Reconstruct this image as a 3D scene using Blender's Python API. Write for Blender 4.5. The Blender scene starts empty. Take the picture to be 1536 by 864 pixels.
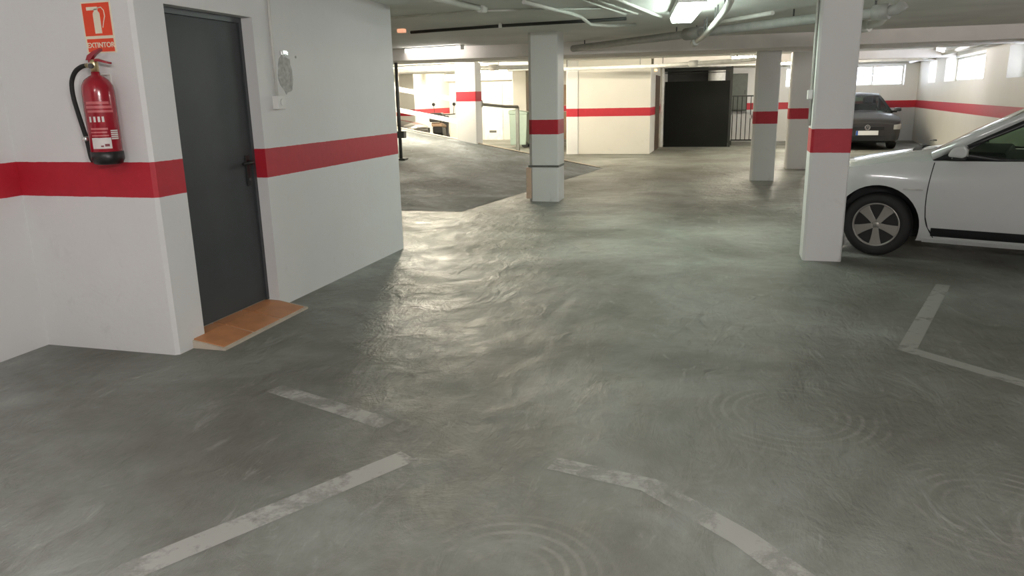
import bpy, bmesh, math, random
from mathutils import Vector, Matrix
random.seed(4)
S = bpy.context.scene
COL = S.collection
R = math.radians

# ------------------------------------------------------------------ camera, world, exposure
cam_d = bpy.data.cameras.new('camera'); cam = bpy.data.objects.new('camera', cam_d); COL.objects.link(cam)
S.camera = cam
PITCH, ROLL, YAW = R(14.2), R(1.2), R(16.0)
f0 = Vector((-math.sin(YAW), math.cos(YAW), 0)); r0 = Vector((math.cos(YAW), math.sin(YAW), 0)); u0 = Vector((0, 0, 1))
fw = f0*math.cos(PITCH) - u0*math.sin(PITCH); uw = u0*math.cos(PITCH) + f0*math.sin(PITCH)
rr = r0*math.cos(ROLL) - uw*math.sin(ROLL); uu = uw*math.cos(ROLL) + r0*math.sin(ROLL)
M = Matrix((rr, uu, -fw)).transposed().to_4x4(); M.translation = Vector((0, 0, 1.5))
cam.matrix_world = M
cam_d.sensor_width = 36; cam_d.lens = 36*1130/1536
cam_d.clip_start = .05; cam_d.clip_end = 200
W = bpy.data.worlds.new('world'); S.world = W; W.use_nodes = True
wn = W.node_tree.nodes; wbg = wn['Background']
wbg.inputs[0].default_value = (.86, .9, 1, 1); wbg.inputs[1].default_value = 14.0
S.view_settings.view_transform = 'Standard'; S.view_settings.look = 'None'
S.view_settings.gamma = 1; S.view_settings.exposure = 0.1; S.view_settings.use_curve_mapping = False
S.render.film_transparent = False
try:
    S.cycles.use_denoising = True; S.cycles.max_bounces = 10; S.cycles.diffuse_bounces = 6
    S.cycles.sample_clamp_indirect = 6
except Exception: pass

# lamp radiances (linear colour, strength) for every fixture of the garage
COOL = (.84, 1.0, .88); WARM = (1.0, .90, .70); PINK = (1.0, .93, .86)
E_NEAR, E_REAR, E_LEFT, E_STRONG, E_BACK, E_DEEP = 36, 330, 24, 950, 480, 1150

# ------------------------------------------------------------------ materials
def newmat(name):
    m = bpy.data.materials.new(name); m.use_nodes = True
    nt = m.node_tree; return m, nt, nt.nodes['Principled BSDF']
def N(nt, t, **kw):
    n = nt.nodes.new(t)
    for k, v in kw.items():
        if k.startswith('i_'): n.inputs[int(k[2:]) if k[2:].isdigit() else k[2:].replace('_', ' ')].default_value = v
        else: setattr(n, k, v)
    return n
def ramp(nt, fac, stops):
    n = nt.nodes.new('ShaderNodeValToRGB'); e = n.color_ramp.elements
    while len(e) < len(stops): e.new(.5)
    for i, (p, c) in enumerate(stops):
        e[i].position = p; e[i].color = tuple(c) + ((1,) if len(c) == 3 else ())
    nt.links.new(fac, n.inputs[0]); return n.outputs[0]
def mixc(nt, fac, a, b, mode='MIX'):
    n = nt.nodes.new('ShaderNodeMix'); n.data_type = 'RGBA'; n.blend_type = mode
    for sock, v in ((n.inputs[0], fac), (n.inputs[6], a), (n.inputs[7], b)):
        if hasattr(v, 'is_output'): nt.links.new(v, sock)
        elif isinstance(v, (int, float)): sock.default_value = v
        else: sock.default_value = tuple(v) + ((1,) if len(v) == 3 else ())
    return n.outputs[2]
def math_(nt, op, a, b=None, clamp=False):
    n = nt.nodes.new('ShaderNodeMath'); n.operation = op; n.use_clamp = clamp
    for i, v in enumerate((a, b)):
        if v is None: continue
        if hasattr(v, 'is_output'): nt.links.new(v, n.inputs[i])
        else: n.inputs[i].default_value = v
    return n.outputs[0]
def coords(nt, scale=(1, 1, 1), kind='Object'):
    tc = nt.nodes.new('ShaderNodeTexCoord'); mp = nt.nodes.new('ShaderNodeMapping')
    mp.inputs['Scale'].default_value = scale; nt.links.new(tc.outputs[kind], mp.inputs[0]); return mp.outputs[0]
def noise(nt, vec, scale, detail=4, rough=.55, dist=0):
    n = nt.nodes.new('ShaderNodeTexNoise'); n.inputs['Scale'].default_value = scale
    n.inputs['Detail'].default_value = detail; n.inputs['Roughness'].default_value = rough
    n.inputs['Distortion'].default_value = dist; nt.links.new(vec, n.inputs['Vector']); return n.outputs[0]
def bump(nt, b, h, strength, dist=.01):
    n = nt.nodes.new('ShaderNodeBump'); n.inputs['Strength'].default_value = strength; n.inputs['Distance'].default_value = dist
    nt.links.new(h, n.inputs['Height']); nt.links.new(n.outputs[0], b.inputs['Normal'])

def plain(name, col, rough=.5, metal=0, var=.12, scale=9, bmp=.0, coat=0, spec=None):
    m, nt, b = newmat(name)
    v = noise(nt, coords(nt), scale)
    c = ramp(nt, v, [(.3, [x*(1-var) for x in col]), (.7, [min(1, x*(1+var)) for x in col])])
    nt.links.new(c, b.inputs['Base Color'])
    b.inputs['Roughness'].default_value = rough; b.inputs['Metallic'].default_value = metal
    b.inputs['Coat Weight'].default_value = coat
    if spec is not None: b.inputs['Specular IOR Level'].default_value = spec
    if bmp: bump(nt, b, noise(nt, coords(nt), scale*6), bmp)
    return m
def lampmat(name, col, strength):
    m, nt, b = newmat(name)
    b.inputs['Base Color'].default_value = (.9, .9, .88, 1)
    b.inputs['Emission Color'].default_value = tuple(col) + (1,); b.inputs['Emission Strength'].default_value = strength
    return m

def wallmat(name, base=(.74, .74, .735), stripe=True, scuff=1.0):
    m, nt, b = newmat(name); v = coords(nt)
    n1 = noise(nt, v, 1.3, 5); n2 = noise(nt, v, 14, 6, .65); n3 = noise(nt, v, 5, 6, .7, .6)
    c = ramp(nt, n1, [(.3, [x*.95 for x in base]), (.7, base)])
    sep = nt.nodes.new('ShaderNodeSeparateXYZ'); nt.links.new(v, sep.inputs[0]); z = sep.outputs[2]
    low = math_(nt, 'SUBTRACT', 1.0, math_(nt, 'MULTIPLY', z, .85), True)           # scuffs gather low on the wall
    sc = ramp(nt, n3, [(.60, (0, 0, 0)), (.76, (1, 1, 1))])
    f = math_(nt, 'MULTIPLY', math_(nt, 'MULTIPLY', sc, low), .30*scuff)
    c = mixc(nt, f, c, (.30, .28, .25))
    if stripe:
        wob = math_(nt, 'MULTIPLY', math_(nt, 'SUBTRACT', n2, .5), .008)
        zz = math_(nt, 'ADD', z, wob)
        msk = math_(nt, 'MULTIPLY', math_(nt, 'GREATER_THAN', zz, .972), math_(nt, 'LESS_THAN', zz, 1.178))
        red = ramp(nt, n2, [(.3, (.43, .012, .027)), (.7, (.49, .015, .032))])
        c = mixc(nt, msk, c, red)
    nt.links.new(c, b.inputs['Base Color']); b.inputs['Roughness'].default_value = .55
    bump(nt, b, n2, .22, .012)
    return m

def floormat(name, tint=(1, 1, 1), gloss=0.0, scale=1.0, rings=True, spec=.30):
    m, nt, b = newmat(name); v = coords(nt)
    a = noise(nt, v, .55*scale, 6, .62, .4); c_ = noise(nt, v, 2.6*scale, 8, .7, .5); d = noise(nt, v, 26, 5, .7); e = noise(nt, coords(nt, (1, .35, 1)), 7, 7, .72, 1.2)
    col = ramp(nt, a, [(.32, (.125, .122, .103)), (.48, (.195, .202, .178)), (.66, (.32, .337, .312))])
    col = mixc(nt, ramp(nt, c_, [(.46, (0, 0, 0)), (.68, (.7, .7, .7))]), col, (.135, .13, .11))
    col = mixc(nt, ramp(nt, e, [(.58, (0, 0, 0)), (.72, (.5, .5, .5))]), col, (.38, .39, .36))
    col = mixc(nt, ramp(nt, e, [(.27, (.65, .55, .55)), (.40, (0, 0, 0))]), col, (.09, .09, .078))
    col = mixc(nt, ramp(nt, d, [(.60, (0, 0, 0)), (.75, (.4, .4, .4))]), col, (.15, .15, .13))
    hgt = math_(nt, 'ADD', c_, math_(nt, 'MULTIPLY', e, .6))
    if rings:      # swirls left by turning tyres
        for (x, y, r, fr) in ((1.55, 2.55, .55, 17), (1.02, 2.85, .40, 19), (-.62, 2.05, .34, 18), (.35, 3.6, .45, 17)):
            mp = nt.nodes.new('ShaderNodeMapping'); mp.inputs['Location'].default_value = (-x, -y, 0)
            tc = nt.nodes.new('ShaderNodeTexCoord'); nt.links.new(tc.outputs['Object'], mp.inputs[0])
            w = nt.nodes.new('ShaderNodeTexWave'); w.wave_type = 'RINGS'; w.rings_direction = 'Z'; w.inputs['Scale'].default_value = fr*.32
            w.inputs['Distortion'].default_value = .6; w.inputs['Detail'].default_value = 2; w.inputs['Detail Scale'].default_value = 3
            nt.links.new(mp.outputs[0], w.inputs['Vector'])
            ln = nt.nodes.new('ShaderNodeVectorMath'); ln.operation = 'LENGTH'; nt.links.new(mp.outputs[0], ln.inputs[0])
            fall = ramp(nt, math_(nt, 'DIVIDE', ln.outputs['Value'], r*1.3), [(.15, (0, 0, 0)), (.5, (1, 1, 1)), (.95, (0, 0, 0))])
            k = math_(nt, 'MULTIPLY', ramp(nt, w.outputs[1], [(.55, (0, 0, 0)), (.95, (1, 1, 1))]), math_(nt, 'MULTIPLY', fall, ramp(nt, c_, [(.45, (0, 0, 0)), (.62, (.42, .42, .42))])))
            col = mixc(nt, k, col, (.42, .42, .38))
    col = mixc(nt, 1.0, col, tint, 'MULTIPLY')
    nt.links.new(col, b.inputs['Base Color'])
    rg = ramp(nt, math_(nt, 'ADD', math_(nt, 'MULTIPLY', a, .5), math_(nt, 'MULTIPLY', c_, .5)), [(.38, (.64-gloss,)*3), (.62, (.36-gloss,)*3)])
    nt.links.new(rg, b.inputs['Roughness'])
    b.inputs['Specular IOR Level'].default_value = spec
    hgt = math_(nt, 'ADD', hgt, math_(nt, 'MULTIPLY', noise(nt, coords(nt, (1, .6, 1)), 5.5, 3, .5, .8), 1.3)); bump(nt, b, hgt, .62, .03)
    return m

def wornpaint(name, lo=.34, hi=.54, mx=.68):
    m, nt, b = newmat(name); v = coords(nt)
    n1 = noise(nt, v, 3.2, 7, .7, .4); n2 = noise(nt, v, 22, 5, .7)
    b.inputs['Base Color'].default_value = (.52, .52, .48, 1); b.inputs['Roughness'].default_value = .5
    al = ramp(nt, math_(nt, 'ADD', math_(nt, 'MULTIPLY', n1, .75), math_(nt, 'MULTIPLY', n2, .25)), [(lo, (0, 0, 0)), (hi, (mx, mx, mx))])
    nt.links.new(al, b.inputs['Alpha']); return m

M_wall = wallmat('painted_wall_with_red_band'); M_wallb = wallmat('plain_painted_wall', (.72, .70, .64), False)
M_cream = wallmat('cream_wall_with_red_band', (.74, .72, .66)); M_col = wallmat('painted_column', (.74, .74, .73), True, 1.2)
M_white = plain('white_paint', (.76, .76, .74), .5, bmp=.1)
M_floor = floormat('garage_concrete'); M_ramp = floormat('ramp_concrete', (.78, .81, .92), -.34, 1.4, False, .2)
M_ceil = plain('ceiling_paint', (.80, .80, .77), .75, var=.10, scale=1.2, bmp=.25)
M_beam = plain('beam_paint', (.84, .80, .77), .7, var=.08, scale=2, bmp=.2)
M_door = plain('grey_door_paint', (.052, .057, .060), .5, var=.10, scale=3, spec=.3); M_frame = plain('grey_frame_paint', (.05, .055, .06), .4)
M_black = plain('black_plastic', (.012, .012, .012), .4); M_blackm = plain('black_metal', (.014, .016, .014), .5, .2)
M_gate = plain('black_gate_sheet', (.004, .005, .004), .6, 0, .25, 2, spec=.15)
M_rubber = plain('rubber', (.014, .014, .014), .75, bmp=.15)
M_red = plain('red_enamel', (.31, .006, .018), .22, coat=.5, var=.05); M_brass = plain('brass', (.62, .52, .30), .3, .9)
M_signred = plain('sign_red', (.80, .065, .018), .45, var=.04); M_signw = plain('sign_cream', (.82, .76, .60), .5, var=.03)
M_label = plain('paper_label', (.70, .66, .64), .5, var=.05); M_labeld = plain('faded_print', (.55, .13, .14), .45); M_ink = plain('print_dark', (.2, .03, .04), .5)
M_tile = plain('terracotta_tile', (.50, .22, .095), .45, var=.16, scale=6); M_grout = plain('cement_grout', (.50, .44, .36), .8)
M_pipe = plain('pvc_pipe', (.66, .66, .62), .45, var=.06); M_pipeg = plain('grey_pipe', (.42, .42, .40), .5); M_hose = plain('dark_pipe_and_shade', (.03, .03, .028), .6)
M_plaster = plain('bare_plaster', (.50, .50, .48), .8, var=.25, scale=30, bmp=.4); M_alu = plain('bright_aluminium', (.8, .8, .8), .2, .95)
M_steel = plain('galvanised_steel', (.10, .10, .10), .45, .6); M_greybar = plain('grey_painted_steel', (.13, .135, .125), .45, .3)
M_rail = plain('white_board', (.86, .85, .80), .5, var=.03); M_brown = plain('brown_wood', (.12, .085, .06), .55, var=.2, scale=4)
M_green = plain('pale_green_plastic', (.36, .46, .40), .45, var=.05); M_greend = plain('darker_green_plastic', (.20, .30, .25), .5)  # second one is a darker green for the bin handle
M_housing = plain('lamp_housing', (.75, .75, .73), .4, var=.03); M_wood = plain('pale_wood', (.60, .44, .33), .6, var=.12, scale=12)
M_carw = plain('white_car_paint', (.57, .585, .58), .18, coat=.6, var=.01); M_card = plain('dark_grey_car_paint', (.022, .021, .021), .4, .1, coat=.25, var=.03)
M_carg = plain('grey_car_paint', (.045, .045, .05), .25, .3, coat=.6, var=.03)
M_trim = plain('black_trim', (.010, .011, .012), .42); M_rim = plain('alloy', (.31, .295, .27), .35, .45, .05); M_chrome = plain('chrome', (.75, .75, .75), .12, 1)
M_lens = plain('clear_lens', (.55, .55, .52), .15, .3); M_redlens = plain('red_lens', (.4, .01, .01), .2); M_plate = plain('white_plate', (.92, .92, .92), .4, var=.01); M_blue = plain('blue_band', (.02, .09, .4), .4)
M_seat = plain('dark_cloth', (.03, .03, .03), .9); M_tan = plain('tan_seat_and_shade', (.30, .20, .13), .6); M_cab = plain('grey_green_metal', (.11, .125, .11), .5)
M_paint = wornpaint('worn_line_paint'); M_paintf = wornpaint('faded_line_paint', .46, .66, .42); M_painty = wornpaint('solid_line_paint', .30, .46, .62)
M_orange = lampmat('orange_pilot', (1, .38, .20), .75)
def glassmat(name, tint, tr=.5, rough=.04):
    m, nt, b = newmat(name); nt.nodes.remove(b); out = nt.nodes['Material Output']
    t = N(nt, 'ShaderNodeBsdfTransparent'); t.inputs[0].default_value = tuple(tint) + (1,)
    g = N(nt, 'ShaderNodeBsdfGlossy'); g.inputs['Roughness'].default_value = rough
    lw = N(nt, 'ShaderNodeLayerWeight'); lw.inputs[0].default_value = .5
    fr = math_(nt, 'ADD', math_(nt, 'MULTIPLY', math_(nt, 'POWER', lw.outputs['Facing'], 5), .9), .04)
    mx = N(nt, 'ShaderNodeMixShader'); nt.links.new(fr, mx.inputs[0]); nt.links.new(t.outputs[0], mx.inputs[1]); nt.links.new(g.outputs[0], mx.inputs[2])
    nt.links.new(mx.outputs[0], out.inputs[0]); return m
M_pane = glassmat('window_glass', (.93, .95, .97)); M_carglass = glassmat('tinted_car_glass', (.40, .50, .42))

# ------------------------------------------------------------------ mesh helpers
def box(bm, x0, x1, y0, y1, z0, z1, mi=0):
    vs = [bm.verts.new((x, y, z)) for z in (z0, z1) for y in (y0, y1) for x in (x0, x1)]
    for f in ((0, 2, 3, 1), (4, 5, 7, 6), (0, 1, 5, 4), (2, 6, 7, 3), (0, 4, 6, 2), (1, 3, 7, 5)):
        bm.faces.new([vs[i] for i in f]).material_index = mi
    return vs
def prism(bm, pts, axis, a, b, mi=0):
    """extrude a polygon (2-D pts) along an axis from a to b"""
    def P(p, t): return {'x': (t, p[0], p[1]), 'y': (p[0], t, p[1]), 'z': (p[0], p[1], t)}[axis]
    A = [bm.verts.new(P(p, a)) for p in pts]; B = [bm.verts.new(P(p, b)) for p in pts]; n = len(pts)
    fs = [bm.faces.new(A[::-1]), bm.faces.new(B)] + [bm.faces.new((A[i], A[(i+1) % n], B[(i+1) % n], B[i])) for i in range(n)]
    for f in fs: f.material_index = mi
def tube(bm, pts, rad, n=10, cap=True):
    pts = [Vector(p) for p in pts]; rad = rad if isinstance(rad, (list, tuple)) else [rad]*len(pts); rings = []
    up = None
    for i, p in enumerate(pts):
        d = (pts[min(i+1, len(pts)-1)] - pts[max(i-1, 0)]).normalized()
        if up is None: up = d.orthogonal().normalized()
        up = (up - d*up.dot(d)).normalized(); s = d.cross(up)
        rings.append([bm.verts.new(p + (up*math.cos(2*math.pi*k/n) + s*math.sin(2*math.pi*k/n))*rad[i]) for k in range(n)])
    for a, b in zip(rings, rings[1:]):
        for k in range(n): bm.faces.new((a[k], a[(k+1) % n], b[(k+1) % n], b[k])).smooth = True
    if cap: bm.faces.new(rings[0][::-1]); bm.faces.new(rings[-1])
def lathe(bm, prof, c, axis='z', n=28, smooth=True, close=True):
    """prof: (radius, height) pairs"""
    rings = []
    for r_, h in prof:
        ring = []
        for k in range(n):
            a = 2*math.pi*k/n; p = {'z': (r_*math.cos(a), r_*math.sin(a), h), 'y': (r_*math.cos(a), h, -r_*math.sin(a)), 'x': (h, r_*math.cos(a), r_*math.sin(a))}[axis]
            ring.append(bm.verts.new(Vector(c) + Vector(p)))
        rings.append(ring)
    for a, b in zip(rings, rings[1:]):
        for k in range(n): bm.faces.new((a[k], a[(k+1) % n], b[(k+1) % n], b[k])).smooth = smooth
    if close: bm.faces.new(rings[0][::-1]); bm.faces.new(rings[-1])
def obj(name, bm, mat, parent=None, loc=(0, 0, 0), bevel=0, seg=2, fix=True):
    if fix: bmesh.ops.recalc_face_normals(bm, faces=bm.faces[:])
    if bevel:
        es = [e for e in bm.edges if len(e.link_faces) == 2 and e.calc_face_angle(0) > .6]
        bmesh.ops.bevel(bm, geom=es, offset=bevel, segments=seg, profile=.5, affect='EDGES', clamp_overlap=True)
    me = bpy.data.meshes.new(name); bm.to_mesh(me); bm.free()
    for m in (mat if isinstance(mat, (list, tuple)) else [mat]): me.materials.append(m)
    o = bpy.data.objects.new(name, me); COL.objects.link(o); o.location = loc
    if parent: o.parent = parent
    return o
def part(name, fn, mat, parent, bevel=0, **kw):
    bm = bmesh.new(); fn(bm); return obj(name, bm, mat, parent, bevel=bevel, **kw)
def boxo(name, dims, mat, parent=None, bevel=0, **kw):
    bm = bmesh.new(); box(bm, *dims); return obj(name, bm, mat, parent, bevel=bevel, **kw)
def tag(o, label, cat, group=None):
    o['label'] = label; o['category'] = cat
    if group: o['group'] = group
    return o
def thing(name, label, cat, loc=(0, 0, 0), rz=0, group=None):
    o = bpy.data.objects.new(name, None); COL.objects.link(o); o.location = loc; o.rotation_euler = (0, 0, rz); o.empty_display_size = .1
    return tag(o, label, cat, group)
def struct(o): o['kind'] = 'structure'; return o
def textmesh(body, size, mat, parent, mtx, name='lettering', depth=.0008, bold=.0):
    c = bpy.data.curves.new(name, 'FONT'); c.body = body; c.size = size; c.extrude = depth; c.align_x = 'CENTER'; c.align_y = 'CENTER'; c.offset = bold
    t = bpy.data.objects.new(name, c); COL.objects.link(t)
    dg = bpy.context.evaluated_depsgraph_get(); me = bpy.data.meshes.new_from_object(t.evaluated_get(dg)); bpy.data.objects.remove(t)
    me.name = name; me.materials.clear(); me.materials.append(mat); me.transform(mtx)
    o = bpy.data.objects.new(name, me); COL.objects.link(o); o.parent = parent; return o

H = 2.38
# ------------------------------------------------------------------ setting: floor, ceiling, walls
fl = struct(boxo('floor', (-14.2, 6.7, -6.2, 27.8, -.15, 0), M_floor))
ce = struct(boxo('ceiling', (-14.2, 6.7, -6.2, 27.8, H, H+.2), M_ceil))
def walls(name, boxes, mat, bevel=0):
    bm = bmesh.new()
    for b in boxes: box(bm, *b)
    return struct(obj(name, bm, mat, bevel=bevel))
walls('wall_left', [(-4.4, -4.2, -6, 3.67, 0, H)], M_wall)
bm = bmesh.new(); prism(bm, [(-4.4, 3.67), (-3.22, 3.67), (-3.2, 3.69), (-3.2, 3.93), (-4.4, 3.93)], 'z', 0, H)
struct(obj('wall_niche', bm, M_wall))
wd = walls('wall_door', [(-3.4, -3.2, 3.93, 4.80, 2.07, H), (-3.4, -3.2, 4.80, 7.1, 0, H)], M_wall)
walls('wall_return', [(-14, -3.4, 6.92, 7.1, 0, H)], M_wallb)
walls('wall_rear', [(-4.4, 6.5, -6.2, -6, 0, H)], M_wallb)
walls('wall_side', [(6.5, 6.7, -6.2, 13.6, 0, H), (4.70, 6.7, 13.6, 13.8, 0, H)], M_wall)
walls('wall_west', [(-14.2, -14, 6.9, 27, 0, H)], M_wallb)
walls('wall_back', [(-14, -6.35, 27, 27.2, 0, H)], M_wallb)
walls('wall_recess', [(-6.35, -1.9, 27.3, 27.5, 0, H)], M_cream)
struct(boxo('shade_panel_1', (-6.34, -3.9, 27.27, 27.3, 0, .96), M_tan)); struct(boxo('shade_panel_2', (-6.34, -3.9, 27.27, 27.3, 1.19, 1.9), M_tan))  # dark panels standing in for shade on the recess wall
walls('wall_stub', [(-14, -10, 23.7, 27, 0, H)], M_cream)
walls('wall_block', [(-4.13, -1.96, 20.02, 22.8, 0, H)], M_cream, .01)
# far wall with two windows
WZ0, WZ1 = 1.62, 2.2
walls('wall_far', [(-1.9, 5.7, 25.4, 25.75, 0, WZ0), (-1.9, 5.7, 25.4, 25.75, WZ1, H), (-1.9, 1.6, 25.4, 25.75, WZ0, WZ1), (2.95, 3.25, 25.4, 25.75, WZ0, WZ1), (4.93, 5.7, 25.4, 25.75, WZ0, WZ1)], M_wall)
walls('wall_gap', [(-1.95, -1.9, 22.8, 27.3, 0, H)], M_wallb)
# right wall, running slightly askew, local frame: x along the wall toward the camera, y outward
rw0 = Vector((5.3, 25.4)); rw1 = Vector((4.45, 13.6)); rwl = (rw1-rw0).length; rwa = math.atan2(rw1.y-rw0.y, rw1.x-rw0.x)
def S_(Y): return (25.4-Y)*rwl/11.8
OPEN = [(23.62, 22.5), (21.25, 17.1), (15.35, 13.95)]
RZ0, RZ1 = 1.65, 2.2
bm = bmesh.new(); D = .34
box(bm, -.4, rwl+.1, 0, D, 0, RZ0); box(bm, -.4, rwl+.1, 0, D, RZ1, H)
e = -.4
for a, b in OPEN: box(bm, e, S_(a), 0, D, RZ0, RZ1); e = S_(b)
box(bm, e, rwl+.1, 0, D, RZ0, RZ1)
wr = struct(obj('wall_right', bm, M_cream)); wr.location = (5.3, 25.4, 0); wr.rotation_euler = (0, 0, rwa)

wcount = [0]
def window(x0, x1, y, z0, z1, nv, nh, loc=(0, 0, 0), rz=0):
    wcount[0] += 1
    o = bpy.data.objects.new('window_%d' % wcount[0], None); COL.objects.link(o); o.location = loc; o.rotation_euler = (0, 0, rz); struct(o)
    def fr(bm):
        box(bm, x0, x1, y-.02, y+.02, z0, z0+.04); box(bm, x0, x1, y-.03, y+.03, z1-.04, z1)
        box(bm, x0, x0+.04, y-.03, y+.03, z0+.04, z1-.04); box(bm, x1-.04, x1, y-.03, y+.03, z0+.04, z1-.04)
    part('window_frame', fr, M_white, o)
    xs = [x0+.04+(x1-x0-.08)*i/(nv+1) for i in range(nv+2)]
    for x in xs[1:-1]: boxo('mullion', (x-.022, x+.022, y-.025, y+.025, z0+.04, z1-.04), M_white, o)
    for a, b in zip(xs, xs[1:]): boxo('pane', (a+.022, b-.022, y-.004, y+.004, z0+.04, z1-.04), M_pane, o)
    for k in range(nh):
        z = z0+(z1-z0)*(k+1)/(nh+1); boxo('security_bar', (x0, x1, y+.09, y+.106, z-.008, z+.008), M_white, o)
window(1.6, 2.95, 25.66, WZ0, WZ1, 1, 4); window(3.25, 4.93, 25.66, WZ0, WZ1, 1, 4)
for (a, b), nv in zip(OPEN, (0, 1, 1)): window(S_(a), S_(b), .29, RZ0, RZ1, nv, 3, (5.3, 25.4, 0), rwa)

# beams under the ceiling
def beam(dims, m=M_beam): return struct(boxo('ceiling_beam', dims, m, bevel=.012))
beam((-14, 4.6, 13.0, 14.25, 2.17, H+.01)); beam((-5.2, 4.8, 15.85, 16.35, 2.24, H+.01), M_white); bsk = beam((-8.2, 0, -.22, .28, 2.24, H+.01), M_white); bsk.location = (-5.4, 16.08, 0); bsk.rotation_euler = (0, 0, R(-14)); beam((-14, -4.2, 18.6, 19.2, 2.24, H+.01), M_white)
beam((-14, -4.2, 21.6, 22.1, 2.24, H+.01), M_white); beam((-1.9, 5.1, 20.0, 20.5, 2.20, H+.01)); beam((-1.85, 5.2, 22.75, 22.95, 2.22, H+.01), M_white)
beam((-10, -6.35, 26.5, 27, 2.1, H+.01), M_white)

# columns: origin at the base so that the red band sits 1.08 m above it
def column(x0, x1, y0, y1, top, label, base=0, ch=.03, down=0, cr=.012, m=None):
    bm = bmesh.new(); w, d = x1-x0, y1-y0
    prism(bm, [(ch, 0), (w-cr, 0), (w, cr), (w, d), (0, d), (0, ch)], 'z', -down, top-base)
    o = obj('column', bm, m or M_col, None, (x0, y0, base)); return tag(o, label, 'column', 'columns of the garage')
colA = column(.70, 1.03, 7.2, 7.5, H, 'white square column with a red band in front of the white hatchback', ch=.022)
colB = column(-2.80, -2.36, 10.80, 11.2, H, 'white column with a dark strap and wooden corner guard beside the ramp', ch=.05)
colC = column(.39, .79, 13.89, 14.24, 2.17, 'white red-banded column standing alone between the black gate and the front column', ch=.045)
colD = column(1.12, 1.55, 16.1, 16.5, 2.24, 'white red-banded column half hidden behind the front column, left of the grey hatchback', ch=.03)
colW = column(-5.74, -5.28, 15.9, 16.3, 2.24, 'glaring white pillar on the ramp where the white boards end', .46, ch=.02, down=.46)
colE = column(-7.02, -6.54, 25.0, 25.4, H, 'plain cream column without a band behind the green bin', m=M_wallb); colF = column(-4.15, -3.83, 19.99, 20.3, H, 'white pillar forming the left edge of the bright wall block', ch=.03)
# strap and wooden guard on the middle column
def strap(bm): box(bm, -.006, .446, -.006, .40, .50, .53)
part('strap', strap, M_greybar, colB)
boxo('corner_guard', (-.04, .03, -.012, .10, .04, .49), M_wood, colB, .004)
part('conduit', lambda bm: tube(bm, [(-.012, .15, 1.2), (-.012, .15, 2.36)], .012, 8), M_pipe, colA)
boxo('switch_box', (-.045, 0, .10, .19, 1.43, 1.51), M_housing, colA, .006)
boxo('hook', (-.05, 0, .10, .16, 1.06, 1.12), M_housing, colC, .01)

# ------------------------------------------------------------------ ramp on the left, with its kerb, boards and post
def foot(Y): return -3.47+.147*(Y-9.62)
def rz(X, Y):
    w = max(0, min(1, (Y-9.65)/5.9)); return .19*w*max(0, foot(Y)-X)
bm = bmesh.new(); NY, NX = 26, 26; rows = []
for j in range(NY+1):
    Y = 9.65+(16.0-9.65)*j/NY; x1 = foot(Y); x0 = -11.0 if j else -11.0
    rows.append([bm.verts.new((x1+(x0-x1)*i/NX, Y, rz(x1+(x0-x1)*i/NX, Y)+.004)) for i in range(NX+1)])
for a, b in zip(rows, rows[1:]):
    for i in range(NX): bm.faces.new((a[i], b[i], b[i+1], a[i+1])).smooth = True
side = [bm.verts.new((v.co.x, v.co.y, -.02)) for v in rows[-1]]
for i in range(NX): bm.faces.new((rows[-1][i], side[i], side[i+1], rows[-1][i+1]))
end = [bm.verts.new((r_[-1].co.x, r_[-1].co.y, -.02)) for r_ in rows]
for j in range(NY): bm.faces.new((rows[j][-1], rows[j+1][-1], end[j+1], end[j]))
rampo = struct(obj('ramp', bm, M_ramp))
bm = bmesh.new(); A = []
for i in range(19):
    X = -2.6-(8.4)*i/18; z = rz(X, 16.0); A.append([bm.verts.new((X, y, zz)) for y, zz in ((15.95, z+.008), (15.95, z+.02), (16.06, z+.02), (16.06, -.0))])
for a, b in zip(A, A[1:]):
    for k in range(3): bm.faces.new((a[k], a[k+1], b[k+1], b[k]))
obj('kerb', bm, M_grout, rampo)
gr = thing('ramp_guard', 'white two-board guard rail sloping along the far side of the ramp', 'guard rail', (-5.78, 16.02, .6))
for zo in (.36, .82):
    def bd(bm):
        prism(bm, [(0, zo-.0), (-5.2, zo+.99), (-5.2, zo+1.09), (0, zo+.10)], 'y', -.02, .03)
    part('board', bd, M_rail, gr, .004)
for X in (-1.5, -3.2, -4.9): boxo('guard_post', (X-.03, X+.03, .03, .08, -.05+.19*-X, 1.0+.19*-X), M_rail, gr)
pz = rz(-6.03, 13.5)
gp = thing('gate_post', 'thin dark steel post with a side clamp standing on the ramp', 'post', (-6.03, 13.5, pz+.004))
part('pole', lambda bm: tube(bm, [(0, 0, .015), (0, 0, 2.165-pz)], .032, 12), M_steel, gp)
part('base_plate', lambda bm: box(bm, -.11, .11, -.09, .09, -.02, .02), M_steel, gp)
def cl(bm): box(bm, -.36, .06, -.05, .05, .44, .52); box(bm, -.10, .11, -.06, .06, .40, .53)
part('clamp', cl, M_steel, gp, .006)
hr = thing('handrail', 'dark grey handrail from the white pillar down to a floor post', 'handrail', (-5.55, 20.5, 0))
part('rail', lambda bm: tube(bm, [(.22, -4.2, 1.38), (.10, -3.9, 1.375), (-.05, -1.2, 1.27), (-.07, 0, 1.245)], .04, 10), M_greybar, hr)
part('post', lambda bm: box(bm, -.115, -.025, -.03, .03, 0, 1.24), M_greybar, hr)
part('bracket', lambda bm: box(bm, .21, .27, -4.27, -4.13, 1.30, 1.45), M_greybar, hr)

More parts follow.
